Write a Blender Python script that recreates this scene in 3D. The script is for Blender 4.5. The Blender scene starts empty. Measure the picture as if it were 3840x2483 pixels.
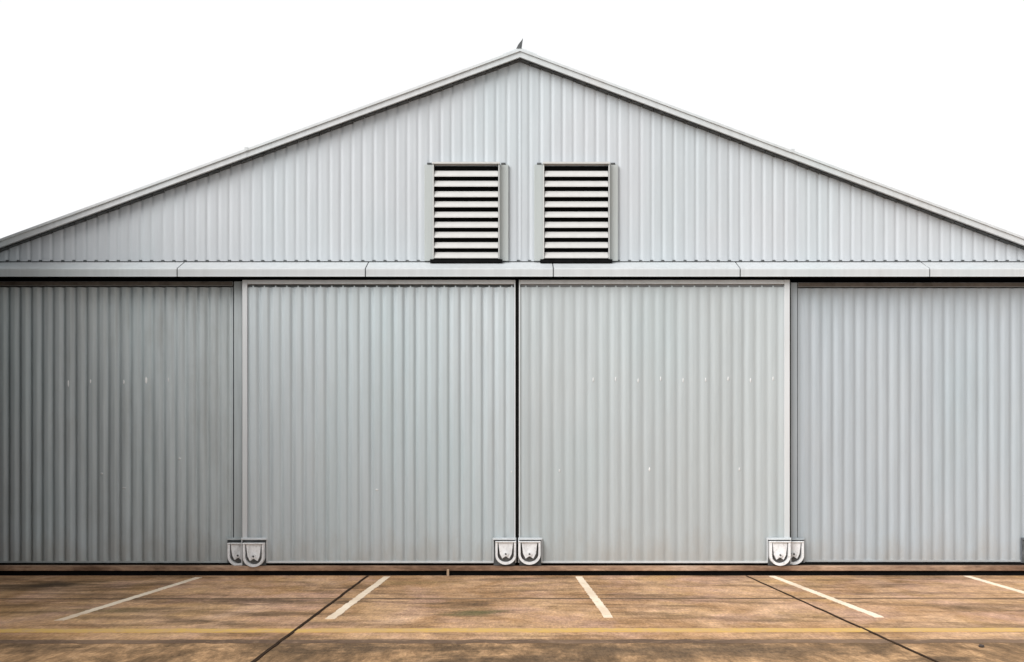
import bpy, bmesh, math, random
from mathutils import Vector
random.seed(7)
R = math.radians
scene = bpy.context.scene
COL = scene.collection

# ------------------------------------------------------------------ camera
F = 3655.0            # focal length in photograph pixels
VX, VY = 1940.0, 1775.0   # vanishing point of the ground lines
CAM_Y, CAM_Z = -17.0, 1.775

def px(x, Y):          # world X of photo column x at depth Y
    return (x - VX) * (Y - CAM_Y) / F
def pz(y, Y):          # world Z of photo row y at depth Y
    return CAM_Z + (VY - y) * (Y - CAM_Y) / F
def gnd(x, y):         # ground point
    d = CAM_Z * F / (y - VY)
    return ((x - VX) * d / F, CAM_Y + d)

cam = bpy.data.cameras.new('camera')
camo = bpy.data.objects.new('camera', cam)
COL.objects.link(camo)
camo.location = (0, CAM_Y, CAM_Z)
camo.rotation_euler = (R(90), 0, 0)
cam.sensor_width = 36
cam.lens = 36 * F / 3840
cam.shift_x = (1920 - VX) / 3840
cam.shift_y = (VY - 1241.5) / 3840
cam.clip_start = 0.1
cam.clip_end = 5000
scene.camera = camo

# ------------------------------------------------------------------ materials
def new_mat(name):
    m = bpy.data.materials.new(name)
    m.use_nodes = True
    nt = m.node_tree
    b = nt.nodes['Principled BSDF']
    return m, nt, b

def N(nt, t, **kw):
    n = nt.nodes.new(t)
    for k, v in kw.items():
        setattr(n, k, v)
    return n

def coord(nt, scale=(1, 1, 1)):
    g = N(nt, 'ShaderNodeNewGeometry')
    mp = N(nt, 'ShaderNodeMapping')
    mp.inputs['Scale'].default_value = scale
    nt.links.new(g.outputs['Position'], mp.inputs['Vector'])
    return mp.outputs['Vector']

def noise(nt, scale, detail=4, rough=0.55, vec=None, dist=0.0):
    n = N(nt, 'ShaderNodeTexNoise')
    n.inputs['Scale'].default_value = scale
    n.inputs['Detail'].default_value = detail
    n.inputs['Roughness'].default_value = rough
    n.inputs['Distortion'].default_value = dist
    if vec is not None:
        nt.links.new(vec, n.inputs['Vector'])
    return n

def ramp(nt, fac, stops):
    r = N(nt, 'ShaderNodeValToRGB')
    e = r.color_ramp.elements
    while len(e) < len(stops):
        e.new(0.5)
    for el, (p, c) in zip(e, stops):
        el.position = p
        el.color = (c[0], c[1], c[2], 1) if not isinstance(c, (int, float)) else (c, c, c, 1)
    nt.links.new(fac, r.inputs['Fac'])
    return r.outputs['Color']

def mix(nt, fac, a, b, mode='MIX'):
    m = N(nt, 'ShaderNodeMix')
    m.data_type = 'RGBA'
    m.blend_type = mode
    for sock, v in ((m.inputs['Factor'], fac), (m.inputs['A'], a), (m.inputs['B'], b)):
        pass
    def put(s, v):
        if isinstance(v, (int, float)):
            s.default_value = v
        elif isinstance(v, tuple):
            s.default_value = (v[0], v[1], v[2], 1)
        else:
            nt.links.new(v, s)
    put(m.inputs[0], fac); put(m.inputs[6], a); put(m.inputs[7], b)
    return m.outputs[2]

def bump(nt, b, h, strength, dist=0.01):
    n = N(nt, 'ShaderNodeBump')
    n.inputs['Strength'].default_value = strength
    n.inputs['Distance'].default_value = dist
    nt.links.new(h, n.inputs['Height'])
    nt.links.new(n.outputs['Normal'], b.inputs['Normal'])

def painted_sheet(name, c, tint=0.04, streak=0.12, dirt=(0.35, 0.31, 0.26), dirt_amt=0.25, rough=0.5, foot=False):
    """Painted sheet metal: per-sheet tint, faint vertical run-off streaks, blotchy dirt."""
    m, nt, b = new_mat(name)
    pos = coord(nt)
    sx = N(nt, 'ShaderNodeSeparateXYZ'); nt.links.new(pos, sx.inputs[0])
    fl = N(nt, 'ShaderNodeMath', operation='SNAP'); fl.inputs[1].default_value = 0.98
    nt.links.new(sx.outputs['X'], fl.inputs[0])
    wn = N(nt, 'ShaderNodeTexWhiteNoise', noise_dimensions='1D')
    nt.links.new(fl.outputs[0], wn.inputs['W'])
    lo = tuple(v * (1 - tint) for v in c)
    hi = tuple(min(0.9, v * (1 + tint)) for v in c)
    base = mix(nt, wn.outputs['Value'], lo, hi)
    # broad hue drift
    h = noise(nt, 0.5, 2, 0.5, coord(nt, (1, 1, 0.35)))
    hue = ramp(nt, h.outputs['Fac'], [(0.3, (0.955, 1.0, 1.0)), (0.52, (1, 1, 1)), (0.72, (1.0, 0.992, 0.985))])
    base = mix(nt, 1.0, base, hue, 'MULTIPLY')
    # run-off streaks
    s = noise(nt, 9, 5, 0.65, coord(nt, (1, 1, 0.06)))
    sk = ramp(nt, s.outputs['Fac'], [(0.35, 1 - streak), (0.62, 1.0)])
    base = mix(nt, 1.0, base, sk, 'MULTIPLY')
    d = noise(nt, 1.6, 6, 0.65, coord(nt, (1, 1, 0.5)))
    dm = ramp(nt, d.outputs['Fac'], [(0.5, 0.0), (0.8, dirt_amt)])
    base = mix(nt, dm, base, dirt)
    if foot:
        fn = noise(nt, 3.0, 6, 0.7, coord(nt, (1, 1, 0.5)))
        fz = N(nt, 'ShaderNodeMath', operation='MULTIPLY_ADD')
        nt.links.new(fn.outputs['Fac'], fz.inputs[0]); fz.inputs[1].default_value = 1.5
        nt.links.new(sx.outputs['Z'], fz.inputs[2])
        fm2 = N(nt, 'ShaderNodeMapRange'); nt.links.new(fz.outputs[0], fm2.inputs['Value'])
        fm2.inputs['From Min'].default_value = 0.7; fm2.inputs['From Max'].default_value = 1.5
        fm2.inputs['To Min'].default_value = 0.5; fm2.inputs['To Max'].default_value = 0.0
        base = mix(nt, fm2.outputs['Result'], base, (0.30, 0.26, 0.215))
    nt.links.new(base, b.inputs['Base Color'])
    b.inputs['Roughness'].default_value = rough
    b.inputs['Specular IOR Level'].default_value = 0.35
    dn = noise(nt, 5, 3, 0.5, coord(nt, (1, 1, 0.4)))
    bump(nt, b, dn.outputs['Fac'], 0.25, 0.02)
    return m

def simple(name, c, rough=0.6, var=0.15, scale=6, spec=0.3, metallic=0.0):
    m, nt, b = new_mat(name)
    n = noise(nt, scale, 5, 0.6, coord(nt))
    lo = tuple(v * (1 - var) for v in c); hi = tuple(min(1, v * (1 + var)) for v in c)
    nt.links.new(ramp(nt, n.outputs['Fac'], [(0.3, lo), (0.7, hi)]), b.inputs['Base Color'])
    b.inputs['Roughness'].default_value = rough
    b.inputs['Specular IOR Level'].default_value = spec
    b.inputs['Metallic'].default_value = metallic
    return m

M = {}
M['gable'] = painted_sheet('gable_paint', (0.435, 0.46, 0.485), 0.02, 0.07, dirt_amt=0.06)
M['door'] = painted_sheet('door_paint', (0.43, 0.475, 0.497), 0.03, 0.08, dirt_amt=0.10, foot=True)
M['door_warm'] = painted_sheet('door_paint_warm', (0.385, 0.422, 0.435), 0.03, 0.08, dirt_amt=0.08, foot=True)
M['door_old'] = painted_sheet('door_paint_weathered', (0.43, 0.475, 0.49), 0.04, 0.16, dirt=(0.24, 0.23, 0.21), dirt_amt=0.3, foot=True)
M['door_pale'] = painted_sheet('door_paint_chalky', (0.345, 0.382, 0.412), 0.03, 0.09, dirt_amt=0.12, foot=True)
M['trim'] = painted_sheet('trim_paint', (0.53, 0.55, 0.565), 0.01, 0.08, dirt_amt=0.12)
M['barge'] = painted_sheet('barge_paint', (0.50, 0.515, 0.525), 0.01, 0.10, dirt_amt=0.15)
M['cheek'] = painted_sheet('cheek_paint', (0.375, 0.40, 0.395), 0.01, 0.08, dirt_amt=0.15)
M['hood'] = painted_sheet('hood_paint', (0.46, 0.48, 0.492), 0.02, 0.08, dirt_amt=0.12)
def enamel():
    m, nt, b = new_mat('chipped_white_enamel')
    n = noise(nt, 22, 6, 0.75, coord(nt))
    c = ramp(nt, n.outputs['Fac'], [(0.28, (0.16, 0.14, 0.12)), (0.36, (0.55, 0.545, 0.54)), (0.44, (0.72, 0.735, 0.75)), (0.7, (0.79, 0.805, 0.82))])
    n2 = noise(nt, 7, 4, 0.6, coord(nt, (1, 1, 0.4)))
    c = mix(nt, 1.0, c, ramp(nt, n2.outputs['Fac'], [(0.32, 0.72), (0.5, 1.0)]), 'MULTIPLY')
    nt.links.new(c, b.inputs['Base Color'])
    b.inputs['Roughness'].default_value = 0.5
    return m
M['white'] = enamel()
M['louvre'] = simple('louvre_paint', (0.47, 0.465, 0.455), 0.5, 0.05, 8)
M['dark'] = simple('gap_shade_dark', (0.018, 0.017, 0.016), 0.8, 0.3, 12, 0.1)  # dark colour standing for shade in the door gaps
M['black'] = simple('recess_shade_black', (0.008, 0.008, 0.008), 0.95, 0.2, 8, 0.0)  # near-black that puts recess shade into the colour
M['dark_grey'] = simple('dark_grey_and_shade', (0.085, 0.09, 0.093), 0.9, 0.4, 9, 0.1)  # dark grey of small parts, also used for painted shade strips and wedges
M['header'] = simple('header_steel', (0.12, 0.105, 0.09), 0.7, 0.35, 5, 0.2)
M['roof'] = painted_sheet('roof_sheet', (0.55, 0.56, 0.57), 0.02, 0.05, dirt_amt=0.2)
M['shade_block'] = painted_sheet('shade_block_sheet', (0.028, 0.031, 0.033), 0.05, 0.2, dirt=(0.05, 0.04, 0.03), dirt_amt=0.3)
M['grey_core'] = simple('grey_core', (0.16, 0.165, 0.17), 0.9)
M['pale_spot'] = simple('pale_filler', (0.72, 0.73, 0.73), 0.5, 0.1, 30)
M['spot_soft'] = simple('fixing_cap', (0.54, 0.555, 0.56), 0.5, 0.1, 30)

def rust_mat():
    m, nt, b = new_mat('rusty_rail_steel')
    n = noise(nt, 1.1, 6, 0.65, coord(nt, (0.5, 1, 1.5)))
    c = ramp(nt, n.outputs['Fac'], [(0.25, (0.045, 0.03, 0.022)), (0.42, (0.19, 0.115, 0.075)), (0.58, (0.42, 0.28, 0.19)), (0.75, (0.55, 0.41, 0.31))])
    n2 = noise(nt, 14, 5, 0.7, coord(nt, (0.5, 1, 2)))
    c = mix(nt, 1.0, c, ramp(nt, n2.outputs['Fac'], [(0.3, 0.6), (0.65, 1.1)]), 'MULTIPLY')
    nt.links.new(c, b.inputs['Base Color'])
    b.inputs['Roughness'].default_value = 0.85
    b.inputs['Specular IOR Level'].default_value = 0.15
    bump(nt, b, n2.outputs['Fac'], 0.4, 0.01)
    return m
M['rust'] = rust_mat()

def ground_mat():
    m, nt, b = new_mat('weathered_brown_concrete')
    L = nt.links
    pos = coord(nt)
    sep = N(nt, 'ShaderNodeSeparateXYZ'); L.new(pos, sep.inputs[0])
    # slab colour
    n1 = noise(nt, 0.9, 7, 0.62, coord(nt, (0.8, 0.6, 1)), 0.6)
    slab = ramp(nt, n1.outputs['Fac'], [(0.25, (0.25, 0.138, 0.062)), (0.42, (0.42, 0.242, 0.120)), (0.56, (0.585, 0.362, 0.21)), (0.75, (0.68, 0.45, 0.30))])
    # ochre and pinkish patches
    n2 = noise(nt, 0.9, 6, 0.65, coord(nt, (0.7, 0.6, 1)), 0.3)
    slab = mix(nt, ramp(nt, n2.outputs['Fac'], [(0.50, 0.0), (0.66, 0.65)]), slab, (0.48, 0.295, 0.125))
    n3 = noise(nt, 1.3, 5, 0.6, coord(nt, (0.7, 0.6, 1.7)), 0.4)
    slab = mix(nt, ramp(nt, n3.outputs['Fac'], [(0.50, 0.0), (0.66, 0.7)]), slab, (0.56, 0.345, 0.25))
    # dark oil and damp stains, dragged along the hangar front
    n4 = noise(nt, 1.0, 7, 0.7, coord(nt, (0.42, 1.5, 1)), 0.8)
    slab = mix(nt, ramp(nt, n4.outputs['Fac'], [(0.48, 0.0), (0.58, 0.45), (0.70, 0.85)]), slab, (0.085, 0.055, 0.032))
    # older, rougher strip in front of the long joint
    nb = noise(nt, 3.4, 8, 0.72, coord(nt, (1, 0.28, 1)), 0.3)
    old = ramp(nt, nb.outputs['Fac'], [(0.3, (0.13, 0.078, 0.040)), (0.43, (0.30, 0.180, 0.092)), (0.56, (0.50, 0.305, 0.158)), (0.75, (0.62, 0.40, 0.235))])
    nbd = noise(nt, 1.3, 8, 0.75, coord(nt, (0.8, 0.45, 1)), 0.5)
    old = mix(nt, ramp(nt, nbd.outputs['Fac'], [(0.44, 0.0), (0.58, 0.85)]), old, (0.125, 0.078, 0.042))
    edge = noise(nt, 3.0, 4, 0.6, coord(nt, (1, 0.2, 1)))
    ey = N(nt, 'ShaderNodeMath', operation='MULTIPLY_ADD')
    L.new(edge.outputs['Fac'], ey.inputs[0]); ey.inputs[1].default_value = 0.25
    L.new(sep.outputs['Y'], ey.inputs[2])
    mr = N(nt, 'ShaderNodeMapRange')
    L.new(ey.outputs[0], mr.inputs['Value'])
    mr.inputs['From Min'].default_value = -6.55; mr.inputs['From Max'].default_value = -6.40
    mr.inputs['To Min'].default_value = 1.0; mr.inputs['To Max'].default_value = 0.0
    c = mix(nt, mr.outputs['Result'], slab, old)
    # separate stains with a shape of their own
    wob = noise(nt, 2.2, 6, 0.7, coord(nt, (0.7, 1.5, 1)))
    def stain(c, x, y, rx, ry, col, amt):
        gx, gy = gnd(x, y); d = gy - CAM_Y
        sx, sy = rx * d / F, ry * d * d / (CAM_Z * F)
        mp = N(nt, 'ShaderNodeMapping', vector_type='POINT')
        mp.inputs['Scale'].default_value = (1 / sx, 1 / sy, 0)
        mp.inputs['Location'].default_value = (-gx / sx, -gy / sy, 0)
        L.new(pos, mp.inputs['Vector'])
        ln = N(nt, 'ShaderNodeVectorMath', operation='LENGTH'); L.new(mp.outputs[0], ln.inputs[0])
        ad = N(nt, 'ShaderNodeMath', operation='MULTIPLY_ADD')
        L.new(wob.outputs['Fac'], ad.inputs[0]); ad.inputs[1].default_value = 3.6
        L.new(ln.outputs['Value'], ad.inputs[2])
        mk_ = ramp(nt, N_scale(ad.outputs[0]), [(0.68, amt), (1.0, 0.0)])
        return mix(nt, mk_, c, col)
    def N_scale(sock):
        m_ = N(nt, 'ShaderNodeMath', operation='MULTIPLY'); L.new(sock, m_.inputs[0]); m_.inputs[1].default_value = 0.333
        return m_.outputs[0]
    dk = (0.085, 0.056, 0.034)
    for st_ in ((60, 2205, 120, 10, dk, 0.6), (1150, 2262, 260, 9, dk, 0.6), (700, 2330, 160, 8, dk, 0.5), (1250, 2335, 120, 7, dk, 0.6), (2450, 2190, 260, 10, dk, 0.3), (3050, 2195, 120, 9, dk, 0.35), (150, 2425, 260, 14, dk, 0.6), (1560, 2185, 200, 9, (0.25, 0.17, 0.07), 0.5), (200, 2192, 170, 14, dk, 0.9), (900, 2254, 380, 12, dk, 0.75), (1010, 2300, 150, 12, dk, 0.6), (520, 2316, 330, 9, dk, 0.5),
                (1770, 2298, 110, 18, (0.13, 0.115, 0.05), 0.8), (1900, 2175, 300, 8, dk, 0.4), (420, 2290, 200, 12, (0.2, 0.15, 0.07), 0.6),
                (1350, 2432, 420, 18, dk, 0.85), (1900, 2476, 380, 22, dk, 0.75), (2650, 2440, 620, 30, (0.14, 0.092, 0.055), 0.85), (3560, 2470, 160, 16, dk, 0.75), (300, 2440, 300, 12, dk, 0.5)):
        c = stain(c, *st_)
    # unseen pale ground nearer the camera, added to bounce light onto the upper wall
    mr2 = N(nt, 'ShaderNodeMapRange')
    L.new(sep.outputs['Y'], mr2.inputs['Value'])
    mr2.inputs['From Min'].default_value = -9.75; mr2.inputs['From Max'].default_value = -9.6
    mr2.inputs['To Min'].default_value = 1.0; mr2.inputs['To Max'].default_value = 0.0
    c = mix(nt, mr2.outputs['Result'], c, (0.56, 0.53, 0.49))
    # fine grain
    ng = noise(nt, 30, 6, 0.75, coord(nt, (1, 0.3, 1)))
    c = mix(nt, 1.0, c, ramp(nt, ng.outputs['Fac'], [(0.3, 0.55), (0.7, 1.28)]), 'MULTIPLY')
    nm = noise(nt, 5.5, 5, 0.65, coord(nt, (1.0, 0.4, 1)))
    c = mix(nt, 1.0, c, ramp(nt, nm.outputs['Fac'], [(0.32, 0.74), (0.62, 1.10)]), 'MULTIPLY')
    L.new(c, b.inputs['Base Color'])
    b.inputs['Roughness'].default_value = 0.9
    b.inputs['Specular IOR Level'].default_value = 0.15
    bump(nt, b, ng.outputs['Fac'], 0.5, 0.02)
    return m
M['ground'] = ground_mat()

def worn_paint(name, c, under, thresh):
    m, nt, b = new_mat(name)
    n = noise(nt, 7, 7, 0.75, coord(nt, (1, 1, 1)))
    w = ramp(nt, n.outputs['Fac'], [(thresh - 0.05, 0.0), (thresh + 0.12, 1.0)])
    n2 = noise(nt, 0.7, 3, 0.5, coord(nt))
    w2 = mix(nt, 1.0, w, ramp(nt, n2.outputs['Fac'], [(0.34, 0.55), (0.54, 1.0)]), 'MULTIPLY')
    nt.links.new(mix(nt, w2, under, c), b.inputs['Base Color'])
    b.inputs['Roughness'].default_value = 0.8
    b.inputs['Specular IOR Level'].default_value = 0.2
    return m
M['white_line'] = worn_paint('worn_white_paint', (0.80, 0.68, 0.53), (0.52, 0.36, 0.23), 0.33)
M['yellow_line'] = worn_paint('worn_yellow_paint', (0.56, 0.355, 0.10), (0.50, 0.32, 0.15), 0.44)
M['joint'] = simple('joint_sealant', (0.030, 0.017, 0.009), 0.9, 0.5, 4, 0.1)
M['joint_faint'] = worn_paint('dusty_joint', (0.13, 0.08, 0.045), (0.36, 0.23, 0.135), 0.36)
M['joint_broad'] = worn_paint('dirt_filled_joint', (0.11, 0.068, 0.043), (0.27, 0.175, 0.11), 0.36)
M['stone'] = simple('dark_stone', (0.05, 0.04, 0.035), 0.9, 0.3, 30)

# ------------------------------------------------------------------ object helpers
WLOC = {}
def empty(name, loc, label, cat, group=None):
    o = bpy.data.objects.new(name, None)
    COL.objects.link(o)
    o.location = loc
    o['label'] = label; o['category'] = cat
    if group: o['group'] = group
    WLOC[o.name] = Vector(loc)
    return o

def obj(name, bm, mats, parent=None, smooth=False, label=None, origin=None):
    """links the bmesh (world coordinates) as ONE object with its origin at the base centre"""
    if not isinstance(mats, (list, tuple)): mats = [mats]
    xs = [v.co for v in bm.verts]
    lo = Vector((min(v.x for v in xs), min(v.y for v in xs), min(v.z for v in xs)))
    hi = Vector((max(v.x for v in xs), max(v.y for v in xs), max(v.z for v in xs)))
    og = Vector(origin) if origin else Vector(((lo.x + hi.x) / 2, (lo.y + hi.y) / 2, lo.z))
    bmesh.ops.translate(bm, verts=bm.verts[:], vec=-og)
    bmesh.ops.recalc_face_normals(bm, faces=bm.faces[:]) if not bm.get('keep') else None
    me = bpy.data.meshes.new(name)
    bm.to_mesh(me); bm.free()
    for m in mats: me.materials.append(m)
    if smooth:
        for p in me.polygons: p.use_smooth = True
    o = bpy.data.objects.new(name, me)
    COL.objects.link(o)
    if parent:
        o.parent = parent
        o.location = og - WLOC[parent.name]
    else:
        o.location = og
    WLOC[o.name] = og
    if label: o['label'] = label
    return o

class BM:
    """thin wrapper collecting shapes in one bmesh"""
    def __init__(s):
        s.b = bmesh.new()
    def get(s, k): return None
    def quad(s, pts, mi=0):
        f = s.b.faces.new([s.b.verts.new(p) for p in pts]); f.material_index = mi
        return f
    def box(s, x0, x1, y0, y1, z0, z1, mi=0, bev=0.0):
        v = [s.b.verts.new(p) for p in ((x0,y0,z0),(x1,y0,z0),(x1,y1,z0),(x0,y1,z0),(x0,y0,z1),(x1,y0,z1),(x1,y1,z1),(x0,y1,z1))]
        fs = []
        for idx in ((0,3,2,1),(4,5,6,7),(0,1,5,4),(1,2,6,5),(2,3,7,6),(3,0,4,7)):
            f = s.b.faces.new([v[i] for i in idx]); f.material_index = mi; fs.append(f)
        if bev:
            es = list({e for f in fs for e in f.edges})
            bmesh.ops.bevel(s.b, geom=es, offset=bev, segments=2, affect='EDGES', profile=0.5)
    def prism(s, poly, axis, a0, a1, mi=0):
        """poly: closed 2-D outline; axis 'x': (y,z) swept in x; axis 'y': (x,z) swept in y"""
        def p(q, a):
            return (a, q[0], q[1]) if axis == 'x' else (q[0], a, q[1])
        A = [s.b.verts.new(p(q, a0)) for q in poly]
        B = [s.b.verts.new(p(q, a1)) for q in poly]
        n = len(poly)
        for i in range(n):
            f = s.b.faces.new([A[i], A[(i+1) % n], B[(i+1) % n], B[i]]); f.material_index = mi
        f = s.b.faces.new(A[::-1]); f.material_index = mi
        f = s.b.faces.new(B); f.material_index = mi
    def blob(s, c, r, mi=0, seg=8):
        t = bmesh.ops.create_icosphere(s.b, subdivisions=1, radius=1.0)
        for v in t['verts']:
            v.co = Vector((c[0] + v.co.x * r[0], c[1] + v.co.y * r[1], c[2] + v.co.z * r[2]))
            for f in v.link_faces: f.material_index = mi

def mk(name, B, mats, parent=None, **kw):
    bm = B.b
    return _link(name, bm, mats, parent, **kw)

def _link(name, bm, mats, parent=None, smooth=False, label=None):
    if not isinstance(mats, (list, tuple)): mats = [mats]
    lo = Vector((1e9,)*3); hi = Vector((-1e9,)*3)
    for v in bm.verts:
        for k in range(3):
            lo[k] = min(lo[k], v.co[k]); hi[k] = max(hi[k], v.co[k])
    og = Vector(((lo.x + hi.x)/2, (lo.y + hi.y)/2, lo.z))
    bmesh.ops.translate(bm, verts=bm.verts[:], vec=-og)
    bmesh.ops.recalc_face_normals(bm, faces=bm.faces[:])
    me = bpy.data.meshes.new(name)
    bm.to_mesh(me); bm.free()
    for m in mats: me.materials.append(m)
    if smooth:
        for p in me.polygons: p.use_smooth = True
    o = bpy.data.objects.new(name, me)
    COL.objects.link(o)
    if parent:
        o.parent = parent; o.location = og - WLOC[parent.name]
    else:
        o.location = og
    WLOC[o.name] = og
    if label: o['label'] = label
    return o

PITCH = 0.1955
# rib profile of the sheeting over one pitch: (fraction, depth behind the crest)
def ribprof(n, p):
    return [(i / n, ((1 + math.cos(2 * math.pi * i / n)) / 2) ** p) for i in range(n)]
# rib profile of the sheeting over one pitch: (fraction, depth behind the crest)
PROF = ribprof(14, 1.7)
PROF_GABLE = ribprof(18, 4.0)
PROF_SHARP = ribprof(16, 3.0)
PROF_DEEP = ribprof(16, 2.2)

def corrugated(B, x0, x1, zb, zt, Y, depth, prof=PROF, phase=0.0, mi=0, nz=1, notch_t=0.0, notch_b=0.0, tab=(0.42, 0.58), jitter=0.0):
    """corrugated sheet facing -Y, crest at Y. notch_t / notch_b shorten the sheet there
    everywhere except on the tab part of each rib (an open rib end)."""
    xs = []
    k = math.floor((x0 - phase) / PITCH) - 1
    while True:
        base = phase + k * PITCH
        if base > x1: break
        for fr, dp in prof:
            kk = k if fr < 0.5 else k + 1
            am = 0.8 + 0.35 * random.Random(kk * 7919 + int(depth * 1e4)).random()
            sh = 0.010 * (random.Random(kk * 104729 + 5).random() - 0.5) if 0 < dp else 0.0
            xs.append((base + fr * PITCH + sh * dp, dp * depth * am, fr))
        k += 1
    pts = []
    def interp(xq):
        for (a, da, _), (b, db, _) in zip(xs, xs[1:]):
            if a <= xq <= b:
                t = (xq - a) / (b - a) if b > a else 0
                return da + (db - da) * t
        return 0
    pts = [(x0, interp(x0), None)] + [p for p in xs if x0 + 1e-4 < p[0] < x1 - 1e-4] + [(x1, interp(x1), None)]
    rj = random.Random(int(abs(x0) * 100) + 3)
    for (xa, da, fa), (xb, db, fb) in zip(pts, pts[1:]):
        fr = ((0.5 * (xa + xb) - phase) / PITCH) % 1.0
        is_tab = tab[0] <= fr <= tab[1]
        ct = 0 if is_tab else notch_t
        cb = 0 if is_tab else notch_b
        za0, zb0 = zb(xa) + cb, zb(xb) + cb
        za1, zb1 = zt(xa) - ct, zt(xb) - ct
        if za1 - za0 < 0.002 and zb1 - zb0 < 0.002: continue
        B.quad([(xa, Y + da, za0), (xb, Y + db, zb0), (xb, Y + db, max(zb1, zb0)), (xa, Y + da, max(za1, za0))], mi)

# ------------------------------------------------------------------ ground
g = BM()
# one sheet to the horizon, finer cells near the hangar so that the slab can dip slightly
g.quad([(-1500, -1500, 0), (1500, -1500, 0), (1500, 1500, 0), (-1500, 1500, 0)])
ground = mk('ground', g, M['ground'])
ground['kind'] = 'structure'
WLOC[ground.name] = Vector((0, 0, 0)); 
# origin of the ground is its centre at (0,0,0)

def strip(name, p0, p1, w, z, mat, label, n=24, wob=0.0, taper=1.0, t=0.003):
    """a thin laid strip (paint film or sealant) on the ground with slightly uneven edges"""
    B = BM()
    a = Vector((p0[0], p0[1])); b_ = Vector((p1[0], p1[1]))
    d = (b_ - a).normalized(); q = Vector((-d.y, d.x))
    rr = random.Random(len(label) * 31 + int(abs(p0[0]) * 10))
    L, Rr = [], []
    for i in range(n + 1):
        c = a + (b_ - a) * (i / n)
        ww = w / 2
        off = q * rr.uniform(-wob, wob)
        L.append(c + off + q * (ww + rr.uniform(-wob, wob) * 0.6))
        Rr.append(c + off - q * (ww + rr.uniform(-wob, wob) * 0.6))
    t = z - 0.0005
    top = [(B.b.verts.new((l.x, l.y, z)), B.b.verts.new((r.x, r.y, z))) for l, r in zip(L, Rr)]
    bot = [(B.b.verts.new((l.x, l.y, z - t)), B.b.verts.new((r.x, r.y, z - t))) for l, r in zip(L, Rr)]
    for i in range(n):
        B.b.faces.new([top[i][0], top[i][1], top[i+1][1], top[i+1][0]])
        B.b.faces.new([top[i][0], top[i+1][0], bot[i+1][0], bot[i][0]])
        B.b.faces.new([top[i][1], bot[i][1], bot[i+1][1], top[i+1][1]])
    B.b.faces.new([top[0][0], bot[0][0], bot[0][1], top[0][1]])
    B.b.faces.new([top[n][0], top[n][1], bot[n][1], bot[n][0]])
    return mk(name, B, mat, ground, label=label)

def ext(p, q, k):      # extend segment beyond q by factor
    return (p[0] + (q[0] - p[0]) * k, p[1] + (q[1] - p[1]) * k)

lines = [((745, 2166), (222, 2328), 'thin worn white bay line slanting to the far left'),
         ((1452, 2163), (1238, 2322), 'white bay line running beside the left slab joint'),
         ((2170, 2163), (2284, 2317), 'short white bay line right of the middle of the doors'),
         ((2895, 2161), (3300, 2316), 'white bay line running beside the right slab joint'),
         ((3625, 2161), (4160, 2316), 'white bay line cut off at the right edge')]
for a, b_, lab in lines:
    strip('bay_line', gnd(*a), gnd(*b_), 0.115, 0.006, M['white_line'], lab, n=70, wob=0.007)
# yellow line, along the hangar front
ya = gnd(0, 2368); yb = gnd(3840, 2362)
strip('yellow_line', (-14, ya[1] - 0.02), (14, yb[1] + 0.02), 0.25, 0.006, M['yellow_line'], 'faded yellow line painted along the hangar front', n=80, wob=0.012)
# joints
jl0, jl1 = gnd(1378, 2161), gnd(950, 2483)
strip('slab_joint', jl0, ext(jl0, jl1, 2.2), 0.040, 0.009, M['joint'], 'dark open joint crossing the slab left of the middle', n=60, wob=0.006)
jr0, jr1 = gnd(2800, 2161), gnd(3511, 2483)
strip('slab_joint', jr0, ext(jr0, jr1, 2.2), 0.032, 0.009, M['joint'], 'dark joint crossing the slab towards the lower right', n=60, wob=0.006)
strip('slab_joint', (-15, gnd(0, 2247)[1]), (15, gnd(0, 2243)[1]), 0.13, 0.003, M['joint_faint'], 'faint joint along the hangar front between doors and yellow line', n=120, wob=0.012)
strip('slab_joint', (-15, gnd(0, 2409)[1]), (15, gnd(0, 2404)[1]), 0.22, 0.003, M['joint_broad'], 'broad dirty joint in front of the yellow line', n=200, wob=0.030)

# ------------------------------------------------------------------ hangar
HX = px(1950, 0.0)
hangar = empty('hangar', (HX, 0, 0), 'large pale grey corrugated metal hangar with a gabled roof and four sliding doors', 'hangar')

YG = 0.15                       # crest of the gable sheeting
APZ = pz(187, -0.02)            # top of barge at the apex
SL, SR = 0.366, 0.3735          # roof slopes left / right
EAVE_L, EAVE_R = HX - 10.25, HX + 10.25
DEPTH = 26.0
def roof_top(x):
    return APZ - (HX - x) * SL if x < HX else APZ - (x - HX) * SR

# gable wall
zg_b = pz(980, YG)
B = BM()
corrugated(B, EAVE_L + 0.1, EAVE_R - 0.1, lambda x: zg_b, lambda x: max(zg_b + 0.01, roof_top(x) - 0.105), YG, 0.0125, PROF_GABLE, 0.02, 0,
           notch_b=0.0)
# dark wedges drawing the shade in the open rib ends above the hood
k = math.floor((EAVE_L) / PITCH)
while 0.02 + k * PITCH < EAVE_R:
    xa = 0.02 + k * PITCH - 0.026
    if EAVE_L + 0.3 < xa < EAVE_R - 0.3:
        B.prism([(xa - 0.005, zg_b - 0.02), (xa + 0.052, zg_b - 0.02), (xa + 0.046, zg_b + 0.022), (xa + 0.001, zg_b + 0.022)], 'y', YG - 0.010, YG + 0.02, 1)
    k += 1
# solid back of the wall
ap_in = APZ - 0.105
B.prism([(EAVE_L + 0.1, zg_b), (EAVE_R - 0.1, zg_b), (EAVE_R - 0.1, roof_top(EAVE_R) - 0.105), (HX, ap_in), (EAVE_L + 0.1, roof_top(EAVE_L) - 0.105)], 'y', YG + 0.05, YG + 0.14, 0)
mk('gable_wall', B, [M['gable'], M['dark_grey']], hangar)

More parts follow.
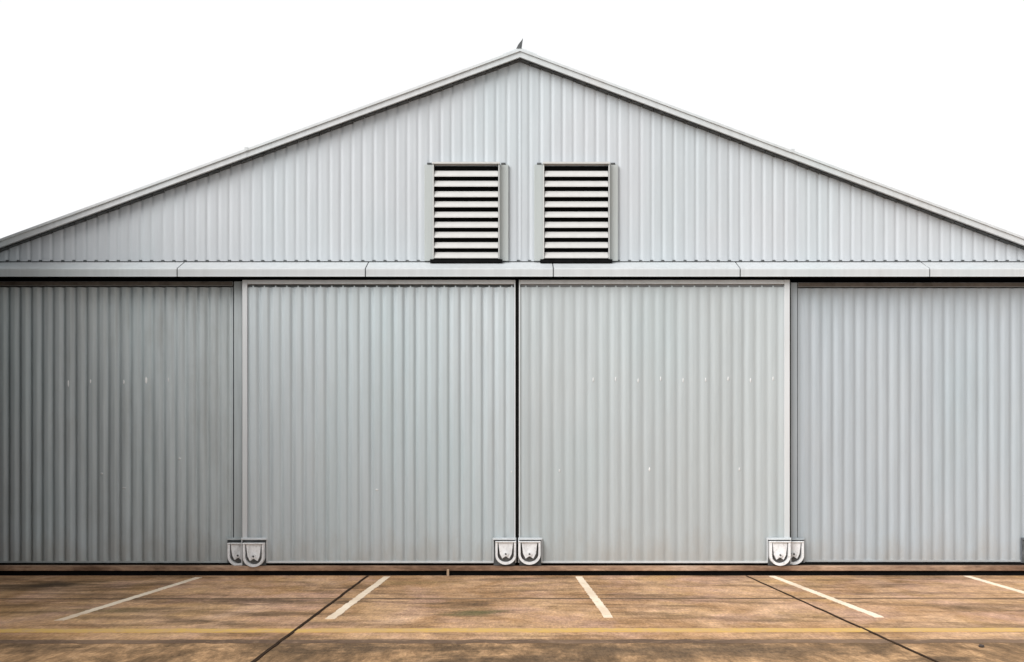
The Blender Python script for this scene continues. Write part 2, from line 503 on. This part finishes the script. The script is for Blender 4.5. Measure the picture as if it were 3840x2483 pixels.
# barge boards (light trim on the roof edge), dark strip under them painted as their shade
def slope_piece(name, side, dz0, dz1, y0, y1, mat, xend, nx=1, parent=hangar, wob=0.0, label=None):
    B = BM()
    x1 = xend
    poly = [(HX, APZ + dz0), (x1, roof_top(x1) + dz0), (x1, roof_top(x1) + dz1), (HX, APZ + dz1)]
    B.prism(poly, 'y', y0, y1, 0)
    return mk(name, B, mat, parent, label=label)
for side, xe in ((-1, EAVE_L - 0.25), (1, EAVE_R + 0.25)):
    b = BM()
    # two board lengths lapped at a joint
    xj = px(925, -0.02) if side < 0 else px(2972, -0.02)
    for (xa, xb, yo) in ((HX, xj, 0.0), (xj, xe, -0.006)):
        b.prism([(xa, roof_top(xa) - 0.125), (xb, roof_top(xb) - 0.125), (xb, roof_top(xb)), (xa, roof_top(xa))], 'y', -0.02 + yo, 0.02, 0)
        # rolled top edge
        b.prism([(xa, roof_top(xa) - 0.03), (xb, roof_top(xb) - 0.03), (xb, roof_top(xb) + 0.012), (xa, roof_top(xa) + 0.012)], 'y', -0.045 + yo, -0.02 + yo - 0.0005, 0)
    b.box(xj - 0.03, xj + 0.03, -0.052, -0.0265, roof_top(xj) - 0.02, roof_top(xj) + 0.04, 0)
    mk('barge_board', b, M['barge'], hangar)
    # serrated dark strip painting the shade line under the board
    b = BM()
    n = int(abs(xe - HX) / PITCH)
    rr = random.Random(5 + side)
    for i in range(n):
        xa = HX + side * i * PITCH; xb = HX + side * (i + 1) * PITCH - side * 0.018
        d = 0.137 + rr.uniform(-0.005, 0.008)
        b.prism([(xa, roof_top(xa) - d), (xb, roof_top(xb) - d), (xb, roof_top(xb) - 0.126), (xa, roof_top(xa) - 0.126)], 'y', 0.05, YG + 0.03, 0)
    mk('barge_shade_strip', b, M['dark_grey'], hangar)
# roof sheets
for side, xe in ((-1, EAVE_L - 0.3), (1, EAVE_R + 0.3)):
    b = BM()
    b.prism([(HX, APZ - 0.07), (xe, roof_top(xe) - 0.07), (xe, roof_top(xe) - 0.02), (HX, APZ - 0.02)], 'y', 0.0205, DEPTH, 0)
    k = 1
    while 0.4 * k < DEPTH - 0.2:   # standing seams
        y = 0.4 * k
        b.prism([(HX, APZ - 0.0205), (xe, roof_top(xe) - 0.0205), (xe, roof_top(xe) + 0.0), (HX, APZ + 0.0)], 'y', y, y + 0.03, 0)
        k += 1
    mk('roof', b, M['roof'], hangar)
# ridge cap
b = BM()
b.prism([(HX - 0.3, APZ - 0.3 * SL + 0.002), (HX, APZ + 0.002), (HX + 0.3, APZ - 0.3 * SR + 0.002), (HX + 0.3, APZ - 0.3 * SR + 0.03), (HX, APZ + 0.034), (HX - 0.3, APZ - 0.3 * SL + 0.03)], 'y', -0.04, DEPTH, 0)
mk('ridge_cap', b, M['trim'], hangar)
# bent finial at the apex
yF = -0.02
b = BM()
fp = [(1936, 184), (1955, 185), (1957, 170), (1959, 155), (1960.5, 145), (1956.5, 153), (1950, 161), (1943, 170)]
b.prism([(px(x, yF), pz(y, yF)) for x, y in fp], 'y', yF - 0.025, yF + 0.06, 0)
mk('finial', b, M['dark_grey'], hangar, label='small dark pointed finial on the apex of the roof')

# vertical seam in the middle of the gable
b = BM()
xs_ = px(1953, YG)
b.box(xs_ - 0.012, xs_ + 0.012, YG - 0.006, YG + 0.002, zg_b + 0.02, roof_top(xs_) - 0.12)
mk('cover_strip', b, M['gable'], hangar)

# side walls, back wall
for xw, s in ((EAVE_L + 0.1, -1), (EAVE_R - 0.1, 1)):
    b = BM(); h = roof_top(xw) - 0.09
    b.box(min(xw, xw - s * 0.1), max(xw, xw - s * 0.1), 0.35, DEPTH - 0.3, 0, h)
    k = 0
    while 0.45 + k * PITCH * 2 < DEPTH - 0.5:
        y = 0.45 + k * PITCH * 2
        b.prism([(y, 0), (y + 0.14, 0), (y + 0.14, h - 0.02), (y, h - 0.02)], 'x', xw if s > 0 else xw - 0.028, xw + 0.028 if s > 0 else xw, 0)
        k += 1
    mk('side_wall', b, M['gable'], hangar)
b = BM()
b.prism([(EAVE_L + 0.1, 0), (EAVE_R - 0.1, 0), (EAVE_R - 0.1, roof_top(EAVE_R) - 0.09), (HX, APZ - 0.09), (EAVE_L + 0.1, roof_top(EAVE_L) - 0.09)], 'y', DEPTH - 0.28, DEPTH - 0.18)
mk('back_wall', b, M['gable'], hangar)

# door hood: lapped sections
YH = -0.22
lip_b, lip_t = pz(1037, YH), pz(1006, YH)
wall_t = pz(983, YG - 0.02)
seams = [px(s, YH) for s in (-745, -40, 664, 1370, 2075, 2776, 3487, 4190)]
seams[0] = EAVE_L + 0.05
seams = seams[0:1] + seams[1:7] + [EAVE_R - 0.05]
for i, (xa, xb) in enumerate(zip(seams, seams[1:])):
    b = BM()
    t = 0.012
    prof = [(YG - 0.008, wall_t), (YH + 0.03, lip_t + 0.012), (YH + 0.008, lip_t), (YH, lip_t - 0.02), (YH + 0.003, lip_b + 0.02), (YH, lip_b), (YH + 0.03, lip_b),
            (YH + 0.03, lip_t - 0.03), (YH + 0.05, lip_t - 0.012), (YG - 0.008, wall_t - 0.03)]
    b.prism(prof, 'x', xa + 0.010, xb - 0.010, 0)
    mk('door_hood', b, M['hood'], hangar)
    if i:   # dark butt strap behind the gap
        pass
for xa in seams[1:-1]:
    b = BM()
    b.prism([(YG - 0.02, wall_t - 0.012), (YH + 0.035, lip_t - 0.004), (YH + 0.014, lip_t - 0.022), (YH + 0.014, lip_b + 0.004), (YH + 0.028, lip_b + 0.004), (YH + 0.028, lip_t - 0.04), (YG - 0.02, wall_t - 0.028)], 'x', xa - 0.0095, xa + 0.0095, 0)
    mk('hood_strap', b, M['dark_grey'], hangar)
# head beam and soffit above the doors, blackened for the shade there
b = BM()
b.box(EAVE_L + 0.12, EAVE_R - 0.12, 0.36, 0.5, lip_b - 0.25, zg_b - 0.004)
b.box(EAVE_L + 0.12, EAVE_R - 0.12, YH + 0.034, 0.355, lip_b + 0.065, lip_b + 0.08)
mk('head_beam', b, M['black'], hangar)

# louvre vents
def louvre(x0, x1, dz=0.0, label=None):
    """x0, x1: photo columns of the slat opening"""
    YF = YG - 0.135                      # slat lips
    root = None
    ztop = pz(609, YF) ; zbot = pz(981, YF)
    X0, X1 = px(x0, YF), px(x1, YF)
    fl = 0.175
    # frame: cheeks, head
    b = BM()
    for (a, c, s) in ((X0 - fl, X0, -1), (X1, X1 + fl, 1)):
        b.box(a, c, YG - 0.05, YG + 0.02, zbot + 0.03, ztop - 0.01, 0, 0.006)
        inner = c if s < 0 else a
        # thin return lip next to the slats
        b.box(inner - 0.020 if s < 0 else inner, inner if s < 0 else inner + 0.020, YF - 0.004, YG - 0.0505, zbot + 0.05, ztop - 0.035, 1, 0.004)
    b.box(X0 - 0.03, X1 + 0.03, YF - 0.018, YF + 0.1, ztop - 0.030, ztop + 0.006, 1, 0.004)
    # dark plugs at the top corners
    for c in (X0 - 0.085, X1 + 0.085):
        b.box(c - 0.04, c + 0.04, YG - 0.06, YG + 0.0, ztop - 0.008, ztop + 0.018, 2)
    fr = mk('louvre', b, [M['cheek'], M['louvre'], M['dark_grey']], hangar, label=label)
    # black lining; paints the shade between the slats and under the vent
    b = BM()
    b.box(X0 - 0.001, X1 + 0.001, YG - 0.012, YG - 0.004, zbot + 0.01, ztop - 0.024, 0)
    b.box(X0 - 0.07, X1 + 0.07, YF + 0.02, YG - 0.013, zbot - 0.012, zbot + 0.046, 0)  # black slot drawn as the shadow line under the vent
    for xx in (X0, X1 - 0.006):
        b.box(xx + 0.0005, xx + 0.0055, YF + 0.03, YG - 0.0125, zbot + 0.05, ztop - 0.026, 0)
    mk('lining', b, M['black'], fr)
    # nine slats
    pitch = 38.35 / F * (YF - CAM_Y)
    rr = random.Random(int(x0))
    for k in range(9):
        zt_ = pz(637, YF) - k * pitch + rr.uniform(-0.003, 0.003)
        zl = zt_ - 0.116
        tl = rr.uniform(-0.004, 0.004)
        b = BM()
        lipz = 0.018
        pr = [(YF + 0.055, zt_), (YF + 0.0, zl + lipz), (YF, zl), (YF + 0.008, zl), (YF + 0.010, zl + lipz - 0.006), (YF + 0.064, zt_ - 0.006)]
        b.prism(pr, 'x', X0 + 0.006, X1 - 0.006, 0)
        mk('slat', b, M['louvre'], fr)
    return fr
louvre(1627, 1869, label='left slatted louvre vent in the gable')
louvre(2041, 2282, label='right slatted louvre vent in the gable')

# ------------------------------------------------------------------ sliding doors
def wheel_guard(parent, xa, xb, y_top, y_bot, Y, dark_left=False):
    """white U-shaped roller housing at a door's lower corner; photo columns xa..xb"""
    X0, X1 = px(xa, Y), px(xb, Y)
    zt_, zb_ = pz(y_top, Y), pz(y_bot, Y)
    w = X1 - X0; cx = (X0 + X1) / 2
    r = w / 2
    B = BM()
    def uout(rw, zlow, ztop, n=18, ex=0.92):
        pts = [(cx - rw, ztop)]
        for i in range(n + 1):
            a = math.pi + math.pi * i / n
            pts.append((cx + rw * math.cos(a), zlow + rw * ex + rw * ex * math.sin(a)))
        pts.append((cx + rw, ztop))
        return pts
    outer = uout(r - 0.004, zb_, zt_)
    inner = uout(r - 0.042, zb_ + 0.044, zt_)
    # rim: ring between outer and inner, extruded
    y0, y1 = Y - 0.045, Y + 0.06
    n = len(outer)
    vo0 = [B.b.verts.new((p[0], y0, p[1])) for p in outer]; vi0 = [B.b.verts.new((p[0], y0, p[1])) for p in inner]
    vo1 = [B.b.verts.new((p[0], y1, p[1])) for p in outer]; vi1 = [B.b.verts.new((p[0], y1, p[1])) for p in inner]
    for i in range(n - 1):
        for q in ([vo0[i], vo0[i+1], vi0[i+1], vi0[i]], [vo0[i], vo1[i], vo1[i+1], vo0[i+1]], [vi0[i], vi0[i+1], vi1[i+1], vi1[i]]):
            B.b.faces.new(q)
    # top flange
    B.box(X0 + 0.002, X1 - 0.002, y0 - 0.012, y1, zt_ + 0.0005, zt_ + 0.02, 0, 0.004)
    # fork plate carrying the axle: broad on top, tapering to the hub
    hub = zb_ + 0.155
    B.prism([(cx - r * 0.70, zt_ - 0.001), (cx + r * 0.70, zt_ - 0.001), (cx + r * 0.56, hub + 0.03), (cx + r * 0.34, hub - 0.05), (cx, hub - 0.01), (cx - r * 0.34, hub - 0.05), (cx - r * 0.56, hub + 0.03)], 'y', Y - 0.03, Y + 0.03, 0)
    # hub cap
    m_ = 14
    for (rad, ya, yb_, mi) in ((0.042, Y - 0.05, Y - 0.0305, 0), (0.016, Y - 0.062, Y - 0.0505, 1)):
        B.prism([(cx + rad * math.cos(2*math.pi*i/m_), hub + 0.03 + rad * math.sin(2*math.pi*i/m_)) for i in range(m_)], 'y', ya, yb_, mi)
    # wheel behind the fork plate
    wr = r - 0.05
    m_ = 24
    B.prism([(cx + wr * math.cos(2*math.pi*i/m_), zb_ + 0.046 + wr + wr * math.sin(2*math.pi*i/m_)) for i in range(m_)], 'y', Y + 0.031, Y + 0.055, 2)
    return mk('wheel_guard', B, [M['white'], M['dark_grey'], M['wheel']], parent)
M['wheel'] = simple('wheel_iron', (0.10, 0.095, 0.09), 0.6, 0.2, 20)

def sliding_door(x0, x1, y_top, y_bot, Y, mat, frame_mat, label, stile_l=None, stile_r=None, top_rail=True, spots=(), header=False, phase=0.0, dashes=True, rib=0.024, core='dark_grey', prof=PROF, gap=0.0, shade_l=False, shade_r=False):
    """x0..x1: photo columns of the sheet; Y depth of its crest"""
    X0, X1 = px(x0, Y), px(x1, Y)
    z0, z1 = pz(y_bot, Y), pz(y_top, Y)
    dep = rib
    B = BM()
    rail = 0.095
    sheet_top = z1 - (rail + 0.004)
    corrugated(B, X0, X1, lambda x: z0 + 0.035, lambda x: sheet_top, Y, dep, prof, phase, 0, notch_t=0.026 if dashes else 0.0)
    for (sx, sy, sw, sh, mi) in spots:
        c = px(sx, Y)
        c = phase + (math.floor((c - phase) / PITCH) + 0.5) * PITCH
        B.blob((c, Y + 0.002, pz(sy, Y)), (sw / 215.0, 0.012, sh / 215.0), mi)
    door = mk('sliding_door', B, [mat, M['pale_spot'], M['spot_soft']], hangar, label=label)
    # core behind the sheet
    b = BM()
    b.box(X0 + 0.012 - (gap * 1.3 if stile_l else 0), X1 - 0.012 + (gap * 1.3 if stile_r else 0), Y + dep + 0.006, Y + dep + 0.05, z0 + 0.02, z1 - 0.02, 0)
    mk('door_core', b, M[core], door)
    # frame: stiles, top rail, bottom rail
    b = BM()
    yf = Y - 0.012
    if stile_l: b.box(X0 - stile_l / 215, X0 - gap, yf, Y + dep + 0.055, z0, z1, 0, 0.004)
    if stile_r: b.box(X1 + gap, X1 + stile_r / 215, yf, Y + dep + 0.055, z0, z1, 0, 0.004)
    if top_rail: b.box(X0 + 0.0005, X1 - 0.0005, yf + 0.001, Y + dep + 0.053, z1 - rail + 0.022, z1 - 0.001, 1 if header else 0, 0.004)
    b.box(X0 + 0.0005, X1 - 0.0005, yf + 0.001, Y + dep + 0.053, z0 + 0.001, z0 + 0.036, 0, 0.004)
    if shade_l: b.box(X0 - stile_l / 215 - 0.016, X0 - stile_l / 215 - 0.0005, Y + 0.03, Y + 0.08, z0 + 0.05, z1 - 0.03, 2)  # dark strip colouring in the shade between front and rear door
    if shade_r: b.box(X1 + stile_r / 215 + 0.0005, X1 + stile_r / 215 + 0.030, Y + 0.03, Y + 0.08, z0 + 0.05, z1 - 0.03, 2)  # same painted shade strip on the right edge
    mk('door_frame', b, [frame_mat, M['header'], M['dark']], door)
    return door

YA = -0.05      # front track
YB = 0.12       # rear track
row = 1426
left_outer = sliding_door(-560, 874, 1056, 2112, YB, M['door_old'], M['door_old'], 'dark weathered sliding door at the far left, partly behind its neighbour',
    stile_r=46, header=True, phase=0.03, dashes=False, rib=0.044, prof=PROF_DEEP, gap=0.020,
    spots=[(273, 1438, 3.5, 15, 1), (359, 1430, 3, 9, 1), (447, 1432, 3, 10, 1), (531, 1426, 5, 15, 1), (622, 1424, 3, 10, 2), (362, 1776, 6, 5, 2), (666, 1720, 6, 5, 2), (445, 1830, 9, 3, 2)])
left_mid = sliding_door(927, 1928, 1050, 2112, YA, M['door'], M['trim'], 'grey sliding door left of the central gap', stile_l=18, stile_r=5, phase=0.0, rib=0.035, prof=PROF_SHARP, shade_l=True,
    spots=[(1433, 1837, 6, 5, 2), (1910, 1770, 3, 5, 2)])
right_mid = sliding_door(1951, 2941, 1050, 2112, YA, M['door_warm'], M['trim'], 'pale grey sliding door right of the central gap', stile_l=5, stile_r=20, phase=0.05, core='grey_core', rib=0.016, shade_r=True,
    spots=[(2220 + 85 * i, row + random.uniform(-6, 6), 3.5, 10, 2) for i in range(9)] + [(2115, 1765, 4, 7, 2), (2448, 1760, 3.5, 9, 1), (2790, 1760, 3.5, 8, 2)])
right_outer = sliding_door(2992, 4330, 1060, 2108, YB, M['door_pale'], M['door_pale'], 'bluish grey sliding door at the far right, partly behind its neighbour',
    stile_l=46, header=True, phase=0.09, dashes=False, rib=0.019, gap=0.014)
# dark sheet giving the centre gap its shade by colour
b = BM()
b.box(px(1932, YA), px(1947, YA), YA + 0.09, YA + 0.10, pz(2112, YA), pz(1052, YA))
mk('gap_shade', b, M['dark'], hangar)

# mount plates and roller housings
def mount(parent, xa, xb, Y, mat, dark_from=2086):
    b = BM()
    X0, X1 = px(xa, Y), px(xb, Y)
    b.box(X0, X1, Y - 0.022, Y - 0.0125, pz(2110, Y), pz(2016, Y), 0, 0.003)
    b.box(X0 + 0.015, X1 - 0.015, Y - 0.075, Y - 0.0225, pz(2024, Y), pz(2019, Y), 0, 0.003)   # small shelf
    b.box(X0 + 0.02, X1 - 0.02, Y - 0.0265, Y - 0.0225, pz(2120, Y), pz(2025, Y), 1)            # dark plate painting the recess shade behind the wheels
    return mk('mount_plate', b, [mat, M['dark_grey']], parent)
YW = YA - 0.075
mount(left_mid, 906, 1004, YA, M['trim'])
mount(left_mid, 1847, 1936, YA, M['trim'])
mount(right_mid, 1943, 2034, YA, M['trim'])
mount(right_mid, 2874, 2966, YA, M['trim'])
wheel_guard(left_mid, 912, 993, 2040, 2126, YW)
wheel_guard(left_mid, 1857, 1936, 2034, 2117, YW)
wheel_guard(right_mid, 1943, 2028, 2034, 2117, YW)
wheel_guard(right_mid, 2884, 2963, 2034, 2121, YW)
YWB = YB - 0.075
mount(left_outer, 850, 912, YB, M['door_old'])
wheel_guard(left_outer, 855, 934, 2040, 2122, YWB)
mount(right_outer, 2960, 3016, YB, M['door_pale'])
wheel_guard(right_outer, 2936, 3013, 2034, 2117, YWB)
M['slate'] = simple('slate_grey_steel', (0.10, 0.11, 0.125), 0.7)
mount(right_outer, 3826, 3930, YB, M['slate'])
wheel_guard(right_outer, 3846, 3925, 2034, 2117, YWB)

# door track: rusty rail head over a recess painted black for its shade
YR = -0.13
b = BM()
rz1, rz0 = pz(2123, YR), pz(2141, YR)
b.box(EAVE_L - 1.0, EAVE_R + 1.0, YR, 0.30, rz0, rz1, 0, 0.008)
b.box(EAVE_L - 1.0, EAVE_R + 1.0, YR + 0.06, 0.29, 0.0, rz0 - 0.002, 1)
b.box(EAVE_L - 1.0, EAVE_R + 1.0, 0.06, 0.26, rz1 + 0.0005, rz1 + 0.034, 1)
mk('door_track', b, [M['rust'], M['black']], hangar)
# little bracket on the rail
b = BM()
xb_ = px(1680, YR)
b.box(xb_ - 0.02, xb_ + 0.02, YR - 0.03, YR - 0.0005, 0.0, rz0 + 0.03, 0, 0.004)
mk('rail_bracket', b, M['bracket'] if 'bracket' in M else simple('bracket_steel', (0.42, 0.30, 0.2), 0.8), hangar)

# ------------------------------------------------------------------ side building added out of view to shade the left door and gable
AX = -9.35
shade_block = empty('added_shade_block', (-12.2, -5.2, 0), 'added unseen dark corrugated building standing left of the hangar front', 'blocker')
AH = 7.6
b = BM()
b.box(-17.0, AX - 0.03, -13.0, -0.2, 0, AH)
k = 0
while -12.95 + k * PITCH < -0.35:
    y = -12.95 + k * PITCH
    b.prism([(y, 0.0), (y + 0.10, 0.0), (y + 0.10, AH - 0.02), (y, AH - 0.02)], 'x', AX - 0.0295, AX, 0)
    k += 1
k = 0
while -16.95 + k * PITCH < AX - 0.15:
    x = -16.95 + k * PITCH
    b.prism([(x, 0.0), (x + 0.10, 0.0), (x + 0.10, AH - 0.02), (x, AH - 0.02)], 'y', -13.03, -13.0005, 0)
    k += 1
mk('wall', b, M['shade_block'], shade_block)  # unseen wall put in to block sky and sun from the left
b = BM()
BX, BH = -8.0, 5.6
b.box(-16.9, BX - 0.03, -11.0, -2.2, 0, BH)
k = 0
while -10.95 + k * PITCH < -2.4:
    y = -10.95 + k * PITCH
    b.prism([(y, 0.0), (y + 0.10, 0.0), (y + 0.10, BH - 0.02), (y, BH - 0.02)], 'x', BX - 0.0295, BX, 0)
    k += 1
b.box(-9.30, BX + 0.06, -11.1, -2.1, BH + 0.002, BH + 0.12)
mk('low_shade_block', b, M['shade_block'], shade_block)  # unseen low block, shaped to darken the left door's lower corner
b = BM()
b.prism([(-17.3, AH + 0.005), (AX + 0.12, AH + 0.005), (AX + 0.12, AH + 0.12), (-17.3, AH + 0.5)], 'y', -13.2, -0.16, 0)
mk('roof', b, M['shade_block'], shade_block)  # top of the unseen shading block

# ------------------------------------------------------------------ small things on the ground
sx_, sy_ = gnd(3680, 2428)
b = BM()
t = bmesh.ops.create_icosphere(b.b, subdivisions=2, radius=1.0)
rr = random.Random(3)
for v in t['verts']:
    k = 1 + rr.uniform(-0.18, 0.18)
    v.co = Vector((sx_ + v.co.x * 0.026 * k, sy_ + v.co.y * 0.030 * k, 0.014 + v.co.z * 0.019 * k))
st = mk('stone', b, M['stone'])
st['label'] = 'small dark stone lying on the brown slab at the lower right'; st['category'] = 'stone'

# ------------------------------------------------------------------ light
SUN_AZ, SUN_EL = R(48), R(36)       # sun towards the camera's left, in front of the doors
to_sun = Vector((-math.sin(SUN_AZ) * math.cos(SUN_EL), -math.cos(SUN_AZ) * math.cos(SUN_EL), math.sin(SUN_EL)))
sun = bpy.data.lights.new('sun', 'SUN')
sun.energy = 1.5
sun.angle = R(45)
sun.color = (1.0, 0.985, 0.965)
suno = bpy.data.objects.new('sun', sun)
COL.objects.link(suno)
suno.rotation_euler = to_sun.to_track_quat('Z', 'Y').to_euler()
suno.location = to_sun * 60

world = bpy.data.worlds.new('World')
scene.world = world
world.use_nodes = True
nt = world.node_tree
bg = nt.nodes['Background']
sky = nt.nodes.new('ShaderNodeTexSky')
sky.sky_type = 'NISHITA'
sky.sun_disc = False
sky.sun_elevation = SUN_EL
sky.sun_rotation = math.atan2(to_sun.x, to_sun.y)
sky.air_density = 1.0
sky.dust_density = 4.0
sky.ozone_density = 1.0
hs = nt.nodes.new('ShaderNodeHueSaturation')
hs.inputs['Saturation'].default_value = 0.12
nt.links.new(sky.outputs['Color'], hs.inputs['Color'])
# high even cloud: most of the blue is veiled
mx = nt.nodes.new('ShaderNodeMix'); mx.data_type = 'RGBA'
mx.inputs[0].default_value = 0.65
nt.links.new(hs.outputs['Color'], mx.inputs[6])
mx.inputs[7].default_value = (8.4, 8.45, 8.5, 1)
nt.links.new(mx.outputs[2], bg.inputs['Color'])
bg.inputs['Strength'].default_value = 0.072

vs = scene.view_settings
vs.view_transform = 'Standard'
vs.look = 'None'
vs.gamma = 1
vs.use_curve_mapping = False
vs.exposure = 1.13
scene.render.filter_size = 1.7
scene.cycles.max_bounces = 6
scene.cycles.use_denoising = True
